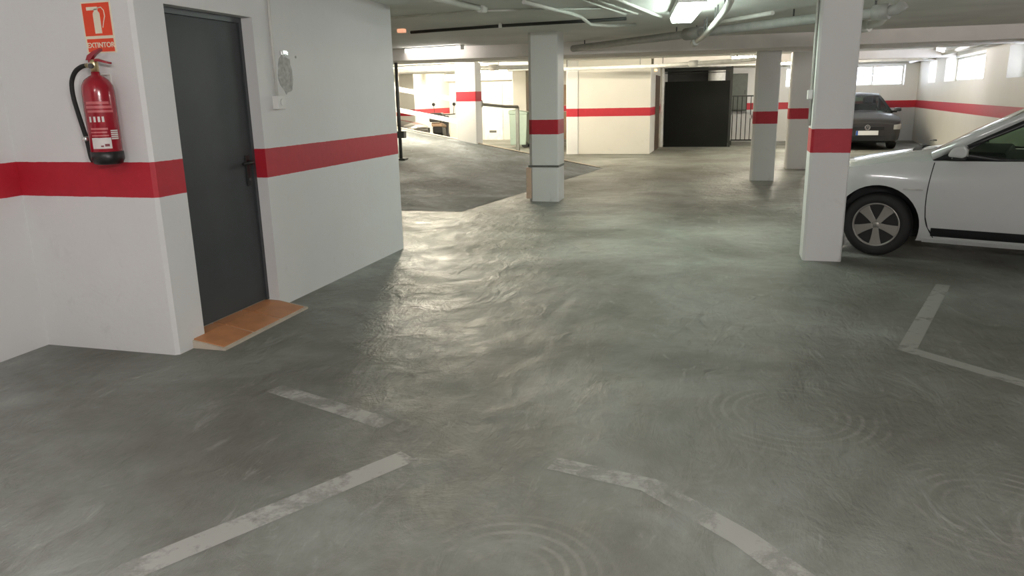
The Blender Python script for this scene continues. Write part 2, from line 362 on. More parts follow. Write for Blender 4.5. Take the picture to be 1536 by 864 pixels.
# ------------------------------------------------------------------ the grey door, its step, sign and extinguisher
dr = bpy.data.objects.new('door_1', None); COL.objects.link(dr); dr.location = (-3.3, 4.365, .06); struct(dr)
leaf = boxo('door_leaf', (-.05, 0, -.40, .405, .005, 1.975), M_door, dr, .004)
def fr(bm):
    box(bm, -.06, .012, .405, .435, 0, 2.01); box(bm, -.06, .012, -.435, -.40, 0, 2.01); box(bm, -.06, .012, -.40, .405, 1.975, 2.01)
part('door_frame', fr, M_frame, dr)
part('escutcheon', lambda bm: box(bm, 0, .012, .325, .365, .86, 1.08), M_black, dr, .005)
part('door_handle', lambda bm: tube(bm, [(.01, .345, 1.03), (.055, .345, 1.03), (.06, .325, 1.03), (.06, .22, 1.028)], [.014, .012, .011, .010], 10), M_black, dr)
part('keyhole', lambda bm: tube(bm, [(.012, .345, .91), (.020, .345, .91)], .011, 12), M_steel, dr)
st = thing('door_step', 'sloping terracotta tile step at the foot of the grey door', 'step', (-3.2, 3.87, 0))
prf = [(-.13, 0), (.235, 0), (.235, .014), (0, .052), (-.13, .056)]
bm = bmesh.new(); prism(bm, prf, 'y', -.06, .93)
bm.verts.ensure_lookup_table(); obj('grout_bed', bm, M_grout, st)
bm_tile = None
for k in range(3):
    y0 = -.045+.322*k; y1 = y0+.304
    def tl(bm, y0=y0, y1=y1): prism(bm, [(.0, .052), (.215, .0165), (.215, .022), (0, .060)], 'y', y0, y1)
    part('tile', tl, M_tile, st)
    part('tile', lambda bm, y0=y0, y1=y1: prism(bm, [(-.098, .054), (-.004, .052), (-.004, .060), (-.098, .062)], 'y', max(y0, .075), min(y1, .90)), M_tile, st)
# plate sign
sg = thing('extinguisher_sign', 'red and white EXTINTOR sign on the white wall over the extinguisher', 'sign', (-3.435, 3.67, 1.925))
boxo('sign_plate', (-.1, .1, -.004, 0, -.135, .14), M_signw, sg)
boxo('pictogram_panel', (-.092, .092, -.006, -.004, -.042, .132), M_signred, sg); boxo('word_panel', (-.088, .092, -.006, -.004, -.128, -.058), M_signred, sg)
def pic(bm):
    prism(bm, [(-.022, -.03), (.024, -.03), (.024, .075), (.018, .086), (-.016, .086), (-.022, .075)], 'y', -.0075, -.006)
    box(bm, -.012, .014, -.0075, -.006, .086, .1); prism(bm, [(-.062, .094), (-.012, .094), (.016, .098), (.012, .112), (-.062, .112)], 'y', -.0075, -.006)
part('extinguisher_symbol', pic, M_signw, sg)
part('hose_symbol', lambda bm: tube(bm, [(.012, -.0062, .104), (.038, -.0062, .108), (.054, -.0062, .09), (.056, -.0062, .06), (.044, -.0062, .03), (.034, -.0062, 0)], .0028, 6), M_signw, sg)
textmesh('EXTINTOR', .0385, M_signw, sg, Matrix.Translation((.002, -.0062, -.093)) @ Matrix.Rotation(R(90), 4, 'X'), 'lettering', bold=.0008)
# extinguisher
ex = thing('fire_extinguisher', 'red fire extinguisher with black hose hung on the white wall', 'fire extinguisher', (-3.415, 3.575, 1.175))
rb = .084
part('cylinder', lambda bm: lathe(bm, [(.080, .062), (rb, .07), (rb, .40), (.080, .435), (.065, .465), (.04, .485), (.024, .492), (.022, .51)], (0, 0, 0), n=36), M_red, ex)
part('base_cup', lambda bm: lathe(bm, [(.058, 0), (.074, .006), (.087, .03), (.087, .072), (.080, .076)], (0, 0, 0), n=36), M_black, ex)
vv = part('valve', lambda bm: (lathe(bm, [(.021, .505), (.021, .56), (.016, .575)], (0, 0, 0), n=16), tube(bm, [(0, 0, .54), (-.055, 0, .545)], .013, 10)), M_brass, ex)
part('gauge', lambda bm: tube(bm, [(0, -.015, .54), (0, -.032, .54)], .014, 12), M_steel, vv)
part('carry_handle', lambda bm: prism(bm, [(-.03, .56), (.03, .565), (.11, .548), (.112, .558), (.03, .58), (-.03, .575)], 'y', -.011, .011), M_red, ex, .002)
part('squeeze_lever', lambda bm: prism(bm, [(-.045, .572), (-.01, .575), (.02, .60), (.062, .622), (.058, .634), (.008, .618), (-.03, .598)], 'y', -.012, .012), M_red, ex, .002)
def hz(bm):
    P = [(-.045, 0, .545), (-.085, -.002, .54), (-.13, -.005, .515), (-.16, -.008, .47), (-.168, -.01, .42), (-.16, -.015, .36), (-.14, -.022, .29), (-.115, -.03, .21), (-.098, -.034, .15), (-.092, -.034, .10), (-.085, -.036, .045), (-.07, -.04, .02)]
    Q = []
    for i in range(len(P)-1):
        a, b, c, d = P[max(i-1, 0)], P[i], P[i+1], P[min(i+2, len(P)-1)]
        for t in (0, .2, .4, .6, .8): Q.append(tuple(.5*(2*b[k]+(c[k]-a[k])*t+(2*a[k]-5*b[k]+4*c[k]-d[k])*t*t+(3*b[k]-a[k]-3*c[k]+d[k])*t**3) for k in range(3)))
    tube(bm, Q+[P[-1]], .0125, 10)
part('hose', hz, M_rubber, ex); part('hose_clip', lambda bm: tube(bm, [(-.104, -.034, .155), (-.098, -.036, .13)], .018, 10), M_alu, ex)
def cyl_patch(name, a0, a1, z0, z1, m, off=.0012):
    def fn(bm):
        n = 10; r_ = rb+off
        A = [[bm.verts.new((r_*math.sin(R(a0+(a1-a0)*i/n)), -r_*math.cos(R(a0+(a1-a0)*i/n)), z)) for i in range(n+1)] for z in (z0, z1)]
        for i in range(n): bm.faces.new((A[0][i], A[0][i+1], A[1][i+1], A[1][i])).smooth = True
    return part(name, fn, m, ex)
for z0, z1, a0, a1 in ((.335, .349, -10, 74), (.312, .326, -12, 84), (.290, .302, -8, 86), (.196, .206, -4, 58), (.178, .186, -6, 54), (.160, .168, -4, 58)): cyl_patch('label_line', a0, a1, z0, z1, M_labeld)
for a in (0, 17, 32, 46): cyl_patch('label_letter', a-4, a+4, .238, .268, M_label, .0014)
cyl_patch('white_label', -6, 64, .092, .152, M_label, .0016); cyl_patch('label_mark', 40, 56, .104, .118, M_ink, .002); cyl_patch('label_mark', 26, 36, .102, .11, M_ink, .002)
for k in range(5): cyl_patch('approval_stamp', 66, 96, .142+k*.011, .149+k*.011, M_label, .0014)
part('wall_bracket', lambda bm: (box(bm, -.015, .015, .088, .095, .40, .50), box(bm, -.010, .010, .02, .09, .495, .503)), M_pipe, ex)
# wall conduit with a junction box, and the bare patch beside it
cj = thing('wall_conduit', 'white vertical cable conduit ending in a box beside the grey door', 'conduit', (-3.2, 5.0, 1.5))
part('conduit_pipe', lambda bm: tube(bm, [(.014, 0, .03), (.014, 0, .88)], .011, 10), M_pipe, cj)
part('junction_box', lambda bm: (box(bm, 0, .05, -.045, .045, -.05, .045), tube(bm, [(.05, 0, 0), (.057, 0, 0)], .025, 16)), M_housing, cj, .008)
bm = bmesh.new(); n = 22
pts = [(.10*math.cos(2*math.pi*k/n)*(1+random.uniform(-.18, .12)), .135*math.sin(2*math.pi*k/n)*(1+random.uniform(-.12, .12))) for k in range(n)]
prism(bm, [(5.16+a, 1.70+b) for a, b in pts], 'x', -3.2, -3.197); obj('plaster_patch', bm, M_plaster, wd)
part('metal_tab', lambda bm: (box(bm, -3.2, -3.18, 5.10, 5.19, 1.835, 1.865), box(bm, -3.18, -3.172, 5.11, 5.16, 1.84, 1.87)), M_alu, wd, .003)
part('screw_hole', lambda bm: tube(bm, [(-3.2, 5.32, 1.83), (-3.197, 5.32, 1.83)], .01, 8), M_plaster, wd)

# ------------------------------------------------------------------ painted bay lines on the floor (paint film)
def line(pts, w, m, z=.0015):
    bm = bmesh.new(); P = [Vector(p) for p in pts]; L, Q = [], []
    for i, p in enumerate(P):
        d0 = (P[i]-P[i-1]).normalized() if i else (P[1]-P[0]).normalized(); d1 = (P[i+1]-P[i]).normalized() if i < len(P)-1 else d0
        t = (d0+d1).normalized(); nn = Vector((-t.y, t.x))/max(.5, abs(Vector((-t.y, t.x)).dot(Vector((-d0.y, d0.x)))))
        L.append(p+nn*w/2); Q.append(p-nn*w/2)
    A = [bm.verts.new((v.x, v.y, z)) for v in L]; B = [bm.verts.new((v.x, v.y, z)) for v in Q]
    for i in range(len(P)-1): bm.faces.new((A[i], B[i], B[i+1], A[i+1]))
    bm.normal_update()
    for f in bm.faces:
        if f.normal.z < 0: f.normal_flip()
    return obj('bay_line', bm, m, fl, fix=False)
line([(1.68, 6.45), (1.08, 4.72), (3.2, 2.6)], .10, M_painty)
line([(1.06, 7.40), (2.25, 6.36), (3.4, 5.3)], .08, M_paintf)
line([(-2.30, 3.32), (-1.50, 3.03)], .11, M_paint); line([(-2.2, 1.1), (-1.85, 1.75), (-1.27, 2.75)], .12, M_paint)
line([(-.65, 2.83), (-.24, 2.74), (.12, 2.44), (.5, 2.0)], .11, M_paint)
line([(-1.70, 4.2), (-1.71, 5.15)], .12, M_paintf); line([(-1.80, 8.05), (-1.35, 7.15)], .12, M_paintf)
line([(-3.36, 8.15), (-3.5, 8.95)], .10, M_paintf); line([(.58, 10.1), (1.02, 10.95), (3, 9.2)], .10, M_paint); line([(-1.2, 5.0), (-1.15, 6.2)], .12, M_paintf)

# ------------------------------------------------------------------ far gate, railing, grilles and small fittings
gt = thing('sliding_gate', 'big black sheet gate closing the opening beside the bright wall', 'gate', (-.93, 22.8, 0))
boxo('gate_panel', (-.90, .90, -.02, .02, .0, 1.84), M_gate, gt, .005)
def gf(bm): box(bm, .91, .97, -.04, .04, 0, 2.22); box(bm, -.92, .97, -.03, .03, 2.12, 2.2)
part('gate_frame', gf, M_blackm, gt)
for k in (3,): boxo('frame_bar', (-.92, .91, -.012, .012, 1.88+k*.06, 1.90+k*.06), M_blackm, gt)
part('light_post', lambda bm: box(bm, -.985, -.925, -.05, .03, 0, 2.22), M_white, gt)
d2 = struct(boxo('door_2', (-1.965, -1.945, 21.3, 22.5, 0, 2.0), M_brown))
dk = struct(boxo('shade_backing', (-1.9, -.0, 24.6, 24.7, 0, H), M_hose))  # near-black sheet, paints in the darkness behind the gate
vd = tag(part('vent_duct', lambda bm: lathe(bm, [(.24, 1.84), (.25, 1.86), (.25, 2.38)], (-.42, 24.0, 0), n=24), M_white, None), 'white round duct hanging behind the top of the black gate', 'duct')
rl = thing('railing', 'thin black railing of upright bars standing right of the black gate', 'railing', (.5, 23.6, 0))
for z in (1.40, .14): boxo('top_rail' if z > 1 else 'bottom_rail', (-.45, .62, -.02, .02, z-.02, z+.02), M_blackm, rl)
for k in range(9): part('bar', lambda bm, k=k: tube(bm, [(-.42+k*.125, 0, .16), (-.42+k*.125, 0, 1.38)], .012, 6), M_blackm, rl)
for x in (-.44, .61): boxo('rail_foot', (x-.02, x+.02, -.02, .02, 0, .12), M_blackm, rl)
kb = thing('wall_cabinet', 'grey green metal cabinet high on the wall behind the railing', 'cabinet', (.22, 25.4, .95))
boxo('body', (-.27, .27, -.22, 0, 0, 1.12), M_cab, kb, .01); boxo('door', (-.255, .255, -.235, -.22, .02, 1.10), M_cab, kb, .004); boxo('handle', (.19, .21, -.25, -.235, .5, .62), M_black, kb)
lv = thing('louvre_vent', 'white slatted air vent on the cream back wall', 'vent', (-7.70, 27.0, 1.55))
boxo('vent_frame', (-.17, .17, -.02, 0, -.42, .42), M_white, lv)
for k in range(10): part('slat', lambda bm, k=k: prism(bm, [(-.045, -.38+k*.078), (-.02, -.40+k*.078), (-.02, -.355+k*.078), (-.045, -.335+k*.078)], 'x', -.14, .14), M_white, lv)
struct(boxo('door_3', (-8.65, -7.95, 26.97, 27.0, 0, 2.0), M_white, bevel=.006))
tag(boxo('air_brick', (-8.47, -8.2, 26.965, 27, .26, .34), M_greybar), 'small grey vent low on the cream back wall', 'vent')
bn = thing('wheeled_bin', 'pale green tall wheeled bin beyond the handrail', 'bin', (-6.2, 22.9, 0))
part('bin_body', lambda bm: prism(bm, [(-.25, .08), (.25, .08), (.29, 1.0), (-.27, 1.0)], 'y', -.26, .26), M_green, bn, .02)
part('bin_lid', lambda bm: prism(bm, [(-.29, 1.0), (.31, 1.0), (.29, 1.06), (-.24, 1.13), (-.29, 1.1)], 'y', -.28, .28), M_green, bn, .015)
for y in (-.22, .22): part('bin_wheel', lambda bm, y=y: lathe(bm, [(.1, y-.025), (.1, y+.025)], (.2, 0, .1), 'y', 18), M_rubber, bn)
part('bin_handle', lambda bm: tube(bm, [(.32, -.2, 1.02), (.36, -.2, 1.02), (.36, .2, 1.02), (.32, .2, 1.02)], .015, 8), M_greend, bn)
def cupboard(): 
    t = thing('hose_box', 'dark red hose box on the floor behind the green bin', 'box', (-5.72, 24.2, 0))
    boxo('body', (-.2, .2, -.15, .15, 0, 1.0), M_ink, t, .01); boxo('lid', (-.21, .21, -.16, .16, 1.0, 1.05), M_black, t)
cupboard()
tag(part('pilot_light', lambda bm: (box(bm, -4.17, -4.07, 9.42, 9.50, 2.335, H), ), M_orange, None, .01), 'small glowing orange pilot light on the ceiling past the wall corner', 'pilot light')
tag(part('pilot_light', lambda bm: (box(bm, -1.96, -1.90, 20.9, 21.0, 2.09, 2.15), ), lampmat('amber_pilot', (1, .5, .15), 3), None, .005), 'small glowing amber light high on the side of the bright wall', 'pilot light')

# ------------------------------------------------------------------ ceiling pipes
def pipe(name, pts, r_, m, label, joints=(), cat='pipe', clips=()):
    t = thing(name, label, cat, pts[0], 0, 'pipes and conduits under the ceiling'); o = Vector(pts[0])
    part('pipe', lambda bm: tube(bm, [Vector(p)-o for p in pts], r_, 12), m, t)
    for a, b in joints: part('coupling', lambda bm, a=a, b=b: tube(bm, [Vector(a)-o, Vector(b)-o], r_*1.5, 12), m, t)
    for p in clips:
        p = Vector(p)-o; part('clip', lambda bm, p=p: box(bm, p.x-.02, p.x+.02, p.y-.03, p.y+.03, p.z-.03, H-o.z), M_pipe, t)
    L = [Vector(p) for p in pts]
    if L[0].z < 2.33 and H-L[0].z > r_+.02:
        for a, b in zip(L, L[1:]):
            if (b-a).length > .6:
                for f in (.12, .88):
                    p = a.lerp(b, f)-o
                    if H-o.z-p.z > r_+.01: part('hanger', lambda bm, p=p: box(bm, p.x-.008, p.x+.008, p.y-.008, p.y+.008, p.z+r_*.8, H-o.z), M_steel, t)
    return t
pipe('drain_pipe', [(-2.58, 13.0, 2.27), (-.5, 10.72, 2.27), (.78, 9.12, 2.25), (1.46, 8.80, 2.26), (1.57, 8.73, 2.28), (1.62, 8.70, 2.325)], .052, M_pipeg, 'thick grey drain pipe crossing under the ceiling past the front column', [((-.62, 10.85, 2.27), (-.40, 10.61, 2.27)), ((1.36, 8.85, 2.26), (1.50, 8.78, 2.265))])
pipe('branch_pipe', [(-.50, 11.0, 2.17), (-.33, 9.9, 2.19), (-.18, 8.6, 2.22), (-.08, 7.7, 2.25), (-.04, 7.4, 2.30), (-.02, 7.2, 2.335)], .034, M_pipe, 'thin white branch pipe slanting down to the drain pipe beside the lamp', [((-.52, 11.12, 2.168), (-.47, 10.75, 2.172))])
pipe('short_pipe', [(-.33, 10.2, 2.335), (.40, 9.15, 2.335)], .024, M_pipe, 'short pale pipe above the thick drain pipe', ())
pipe('elbow_pipe', [(1.0, 10.3, 2.20), (1.45, 9.95, 2.21), (1.58, 9.76, 2.24), (1.63, 9.65, 2.32)], .045, M_pipe, 'white elbow pipe peeping out right of the front column', [((1.38, 10.0, 2.21), (1.5, 9.9, 2.215))])
pipe('cable_pipe', [(-4.05, 9.60, 2.348), (-2.73, 9.30, 2.348), (-1.2, 9.19, 2.352)], .019, M_hose, 'black cable pipe running along the ceiling past the wall corner', (), 'pipe', [(-2.74, 9.30, 2.35)])
pipe('conduit', [(-4.2, 8.1, 2.365), (-2.5, 7.8, 2.365), (-1.3, 8.1, 2.365)], .012, M_pipe, 'thin pale conduit across the ceiling between the slanting tubes', (), 'conduit')
pipe('conduit', [(-2.62, 6.0, 2.355), (-2.40, 7.55, 2.355)], .028, M_pipe, 'white tube on the ceiling nearest the door wall', [((-2.41, 7.45, 2.355), (-2.395, 7.56, 2.355))], 'conduit')
pipe('conduit', [(-1.89, 7.18, 2.355), (-1.69, 8.34, 2.355), (-1.64, 8.7, 2.35), (-1.62, 9.2, 2.31), (-1.5, 9.75, 2.33), (-1.2, 10.1, 2.355)], .019, M_pipe, 'white bent conduit dipping under the black cable pipe', (), 'conduit')
pipe('conduit', [(-1.12, 6.7, 2.35), (-.80, 9.15, 2.35)], .017, M_pipe, 'bright white conduit on the ceiling just left of the lamp', (), 'conduit')
for k, x in enumerate((-1.42, -1.30)): pipe('conduit', [(x, 6.9, 2.36), (x+.27, 8.8, 2.36)], .011, M_pipe, ('thin conduit second left of the lamp', 'thin conduit between two tubes left of the lamp')[1-k] + ', on the ceiling', (), 'conduit')
pipe('drain_pipe', [(-4.2, 19.0, 2.15), (-1.8, 18.6, 2.14), (.35, 16.9, 2.15), (.42, 16.6, 2.15)], .045, M_white, 'long white pipe under the far ceiling over the black gate', [((-.9, 17.9, 2.145), (-.7, 17.74, 2.145))])
pipe('wall_pipe', [(5.0, 25.2, 2.27), (4.72, 21.3, 2.27), (4.40, 17.0, 2.27), (4.2, 14.4, 2.27)], .045, M_pipe, 'cream pipe along the top of the window wall', ())
pipe('wall_pipe', [(-1.0, 24.9, 2.28), (2.0, 25.1, 2.28), (4.9, 25.2, 2.28)], .05, M_pipe, 'cream pipe along the top of the far wall above its windows', ())
pipe('drain_pipe', [(-10, 17.6, 2.16), (-5.2, 17.0, 2.16), (-4.3, 17.3, 2.16)], .05, M_white, 'white pipe under the ceiling behind the white pillar', [((-5.3, 17.0, 2.16), (-5.1, 17.0, 2.16))])

# ------------------------------------------------------------------ fluorescent fittings
def fitting(x, y, z, rot, label, col, strength, length=1.25, w=.09, box_type=False):
    t = thing('fluorescent_lamp', label, 'lamp', (x, y, z), rot, 'ceiling lamps')
    m = lampmat('tube_glow', col, strength)
    hz_ = H-z
    part('housing', lambda bm: box(bm, -length/2, length/2, -w/2, w/2, .03, min(.09, hz_)), M_housing, t, .004)
    if hz_ > .095:
        for s in (-.4, .4): boxo('hanger', (s*length-.01, s*length+.01, -.01, .01, .09, hz_), M_steel, t)
    if box_type: part('diffuser', lambda bm: prism(bm, [(-w*.48, .03), (-w*.4, -.02), (w*.4, -.02), (w*.48, .03)], 'x', -length/2+.02, length/2-.02), m, t)
    else:
        part('tube', lambda bm: tube(bm, [(-length/2+.04, 0, 0), (length/2-.04, 0, 0)], .019, 10), m, t)
        for s in (-1, 1): boxo('end_cap', (s*length/2-(.04 if s > 0 else 0), s*length/2+(.04 if s < 0 else 0), -.025, .025, -.025, .03), M_housing, t)
    return t
fitting(-.47, 8.25, 2.28, R(97), 'bright box lamp on the ceiling at the top of the picture', COOL, E_NEAR, 1.5, .26, True)
fitting(1.5, -1.0, 2.30, R(20), 'ceiling tube lamp over the front bays behind the viewer', (1, .95, .93), E_REAR*2.9)
fitting(-2.3, .9, 2.30, R(90), 'ceiling tube lamp near the left wall behind the viewer', (1, .96, .97), E_REAR*.42)
fitting(-5.0, 12.78, 2.33, R(-14), 'tube lamp on the ceiling left of the middle column', PINK, E_LEFT)
fitting(-6.3, 15.0, 2.30, R(0), 'strong tube lamp behind the first beam, in front of the white pillar', WARM, E_STRONG*.6)
fitting(-6.9, 17.25, 2.31, R(-14), 'strong tube lamp behind the white pillar, hidden by the second beam', WARM, E_STRONG*1.35)
fitting(-2.7, 17.3, 2.31, R(0), 'added tube lamp hidden behind the second beam, lighting the bright wall block', WARM, 230)  # added lamp, put in to brighten the wall block
fitting(-6.05, 19.6, 2.16, R(0), 'glaring tube lamp seen right of the white pillar', WARM, E_BACK, .9)
fitting(-8.6, 24.6, 2.24, R(0), 'tube lamp beyond the parked grey car', WARM, 850)
fitting(-9.2, 17.3, 2.22, R(0), 'tube lamp over the top of the ramp', WARM, E_BACK)
fitting(1.75, 20.9, 2.18, R(0), 'warm tube lamp beyond the columns left of the small window', WARM, E_DEEP*.5)
fitting(.25, 17.9, 2.24, R(0), 'warm lamp hanging past the third column from the door', WARM, E_DEEP*.35, .6)
fitting(4.02, 17.7, 2.25, R(-110), 'pale tube fitting near the window wall', (1, .94, .97), 38)
fitting(5.3, 9.6, 2.30, R(90), 'added ceiling tube lamp, out of view, over the bays on the right, past the white hatchback', (1, .95, .92), 230)  # added unseen lamp, brightens the ceiling and beams on the right

# ------------------------------------------------------------------ cars
def lerp(tab, x):
    if x <= tab[0][0]: return tab[0][1]
    for (a, b), (c, d) in zip(tab, tab[1:]):
        if x <= c: return b+(d-b)*(x-a)/(c-a)
    return tab[-1][1]
def make_car(name, label, loc, rot, paint, Wd=1.77, fo=.82, wb=2.6, ro=.75, emblem=False, hs=1.0):
    t = thing(name, label, 'car', loc, rot)
    rt = .292; hw = Wd/2
    SEC = [(.15, .11), (.20, .07), (.27, .035), (.36, .022), (.5, .004), (.62, 0), (.74, .012), (.86, .04), (.95, .085), (1.1, .14)]
    SH = [(-fo, .64), (-.6, .73), (-.25, .815), (.1, .865), (.45, .885), (1.0, .895), (2.0, .925), (2.8, .955), (wb+.35, .96), (wb+ro, .90)]
    HC = [(-fo, .68), (-.6, .79), (-.25, .865), (.1, .93), (.42, .985), (.47, .93), (.52, .89)]
    ZB = [(-fo, .24), (-.55, .19), (-.3, .165), (wb+.3, .165), (wb+ro, .28)]
    xe = wb+ro
    def sideY(x, z):
        i = lerp(SEC, z)
        if x < -.42: q = min(1, (-.42-x)/(fo-.42)); i += .30*(1-math.sqrt(max(0, 1-.96*q*q)))
        if x > wb+.2: q = min(1, (x-wb-.2)/(ro-.2)); i += .36*(1-math.sqrt(max(0, 1-.94*q*q)))
        return hw-i
    # body shell
    bm = bmesh.new(); xs = [-fo+.0, -fo+.02, -fo+.06, -fo+.12, -fo+.2, -.46, -.41, -.35, -.25, -.1, .1, .25, .38, .42, .47, .52, .7, 1, 1.4, 1.8, 2.2, 2.5, 2.7, wb+.2, wb+.3, wb+.42, wb+.52, wb+.6, xe-.08, xe-.03, xe]
    xs = sorted(set(round(x, 3) for x in xs)); xs = [xs[0]]+[b for a, b in zip(xs, xs[1:]) if b-a > .012]
    TZ = [0, .06, .16, .3, .45, .6, .75, .88, 1.0]; TY = [.94, .75, .4, 0]
    rings = []
    for x in xs:
        zb, zs = lerp(ZB, x), lerp(SH, x); zc = lerp(HC, x) if x <= .52 else zs-.01
        if x > wb+.3: zc = zs+.02
        half = [(sideY(x, zb)-.25, zb)] + [(sideY(x, zb+(zs-zb)*tz), zb+(zs-zb)*tz) for tz in TZ]
        ys = half[-1][0]
        half += [(ys*ty, zs+(zc-zs)*(1-ty**2.2)) for ty in TY]
        full = [(-y, z) for y, z in half] + [(y, z) for y, z in half[-2::-1]]
        bow = .10*(1-(x+fo)/.4) if x < -fo+.4 else 0
        rings.append([bm.verts.new((x + bow*abs(y/hw)**2*0 + (.05*max(0, (z-.45))/.3 if x < -fo+.1 else 0), y, z)) for y, z in full])
    n = len(rings[0]); mid = len(TZ)+1
    for k, (a, b) in enumerate(zip(rings, rings[1:])):
        for i in range(n):
            f = bm.faces.new((a[i], a[(i+1) % n], b[(i+1) % n], b[i])); f.smooth = True
            if i >= mid and i < n-1-mid and .5 < (xs[k]+xs[k+1])/2 < wb+.3: f.material_index = 1
            if i == n-1: f.material_index = 1
    bm.faces.new(rings[0][::-1]); bm.faces.new(rings[-1])
    body = obj('body_shell', bm, [paint, M_trim], t)
    # wheel arches cut out of the shell
    cut = bmesh.new()
    for cx in (0, wb):
        for s in (-1, 1):
            lathe(cut, [(.357, s*(hw-.30)), (.357, s*(hw+.1))], (cx, 0, .302), 'y', 40)
    for f in cut.faces: f.material_index = 1; f.smooth = False
    cutter = obj('cutter', cut, [paint, M_trim], t)
    md = body.modifiers.new('arches', 'BOOLEAN'); md.operation = 'DIFFERENCE'; md.object = cutter; md.solver = 'EXACT'
    bpy.context.view_layer.update()
    dg = bpy.context.evaluated_depsgraph_get(); me = bpy.data.meshes.new_from_object(body.evaluated_get(dg))
    body.modifiers.clear(); body.data = me; me.name = 'body_shell'; me.set_sharp_from_angle(angle=.7); bpy.data.objects.remove(cutter)
    # wheels
    wm = None
    for cx in (0, wb):
        for s in (-1, 1):
            if wm is None:
                w_ = part('wheel', lambda bm: lathe(bm, [(.196, -.075), (.204, -.092), (.238, -.098), (.272, -.088), (.289, -.06), (.292, 0), (.289, .06), (.272, .088), (.238, .098), (.196, .09)], (0, 0, 0), 'y', 40), M_rubber, t)
                def rimf(bm): lathe(bm, [(.203, -.088), (.197, -.094), (.188, -.088), (.182, -.06), (.178, .05)], (0, 0, 0), 'y', 40, True, False); lathe(bm, [(.035, -.072), (.028, -.08), (.0, -.082)], (0, 0, 0), 'y', 20, True, False)
                part('rim', rimf, M_rim, w_)
                for k in range(5):
                    a = R(-88+72*k)
                    def spk(bm, a=a):
                        ca, sa = math.cos(a), math.sin(a); P = []
                        for rad, half_, yy in ((.03, .024, -.080), (.08, .030, -.080), (.135, .040, -.082), (.188, .054, -.084)):
                            for sgn in (-1, 1): P.append((rad*ca-sgn*half_*sa, yy, rad*sa+sgn*half_*ca))
                        V = [bm.verts.new(p) for p in P]; U = [bm.verts.new((p[0], p[1]+.03, p[2])) for p in P]
                        for i in (0, 2, 4):
                            bm.faces.new((V[i], V[i+1], V[i+3], V[i+2])); bm.faces.new((U[i], U[i+2], U[i+3], U[i+1]))
                            bm.faces.new((V[i], V[i+2], U[i+2], U[i])); bm.faces.new((V[i+1], U[i+1], U[i+3], V[i+3]))
                        bm.faces.new((V[0], U[0], U[1], V[1])); bm.faces.new((V[6], V[7], U[7], U[6]))
                    part('spoke', spk, M_rim, w_, .003)
                part('brake_disc', lambda bm: lathe(bm, [(.18, 0), (.18, .03)], (0, 0, 0), 'y', 24), M_trim, w_)
                for k in range(5):
                    a = R(-52+72*k); part('wheel_bolt', lambda bm, a=a: tube(bm, [(.052*math.cos(a), -.066, .052*math.sin(a)), (.052*math.cos(a), -.078, .052*math.sin(a))], .010, 8), M_black, w_)
                wm = w_; o = w_
            else:
                o = wm.copy(); COL.objects.link(o); o.parent = t
                for ch in wm.children: c = ch.copy(); COL.objects.link(c); c.parent = o
            o.location = (cx, s*(hw-.115), rt); o.rotation_euler = (0, 0, 0 if s < 0 else math.pi)
    # side panels that follow the shell
    def skin(nm, x0, x1, z0, z1, m, s, off=.006, nx=12, nz=7, x0f=None, x1f=None, zf=None):
        def fn(bm):
            G = []
            for j in range(nz+1):
                tz = j/nz; row = []
                for i in range(nx+1):
                    a = x0+(x0f(tz) if x0f else 0); b = x1+(x1f(tz) if x1f else 0); x = a+(b-a)*i/nx
                    zt = z1+(zf(x) if zf else 0); z = z0+(zt-z0)*tz
                    row.append((x, sideY(x, z)+off, z))
                G.append(row)
            V = [[bm.verts.new((x, s*y, z)) for x, y, z in r_] for r_ in G]; U = [[bm.verts.new((x, s*(y-off-.006), z)) for x, y, z in r_] for r_ in G]
            for j in range(nz):
                for i in range(nx): bm.faces.new((V[j][i], V[j][i+1], V[j+1][i+1], V[j+1][i])).smooth = True
            rim = [(0, i) for i in range(nx+1)] + [(j, nx) for j in range(1, nz+1)] + [(nz, i) for i in range(nx-1, -1, -1)] + [(j, 0) for j in range(nz-1, 0, -1)]
            for (a, b), (c, d) in zip(rim, rim[1:]+rim[:1]): bm.faces.new((V[a][b], V[c][d], U[c][d], U[a][b]))
        p_ = part(nm, fn, m, t); p_.data.set_sharp_from_angle(angle=.7); return p_
    for s in (-1, 1):
        d_ = skin('front_door', .425, 1.53, .205, .872, paint, s, x0f=lambda q: .03*math.sin(q*math.pi)*-1+(.05*(1-q*5) if q < .2 else 0), zf=lambda x: .012*(x-.4))
        h_ = part('door_handle', lambda bm, s=s: tube(bm, [(1.36, s*(hw+.005), .79), (1.37, s*(hw+.03), .795), (1.49, s*(hw+.03), .80), (1.5, s*(hw+.005), .80)], .011, 8), paint, t)
        skin('door_seam', .416, .428, .205, .872, M_trim, s, .0035, 2, 12, x0f=lambda q: -.03*math.sin(q*math.pi)+(.05*(1-q*5) if q < .2 else 0), x1f=lambda q: -.03*math.sin(q*math.pi)+(.05*(1-q*5) if q < .2 else 0))
        skin('rear_door', 1.545, 2.42, .205, .885, paint, s, x1f=lambda q: -.22*(1-q)**2 if q < .5 else .0, zf=lambda x: .02)
        skin('side_trim', .45, 2.2, .222, .300, M_trim, s, .013, 12, 2)
        skin('sill', .38, wb-.38, .155, .195, paint, s, .004, 10, 2)
        skin('side_lamp', .20, .36, .625, .640, M_lens, s, .006, 3, 1)
        skin('headlight', -fo+.005, -fo+.30, .52, .635, M_lens, s, .005, 10, 3, zf=lambda x: .12*(x+fo))
        skin('tail_light', wb+.38, xe-.06, .62, .88, M_redlens, s, .005, 6, 3)
    # front end
    part('grille', lambda bm: box(bm, -fo-.02, -fo+.06, -.40, .40, .505, .60), M_trim, t, .01)
    part('lower_intake', lambda bm: box(bm, -fo-.02, -fo+.06, -.44, .44, .24, .37), M_trim, t, .01)
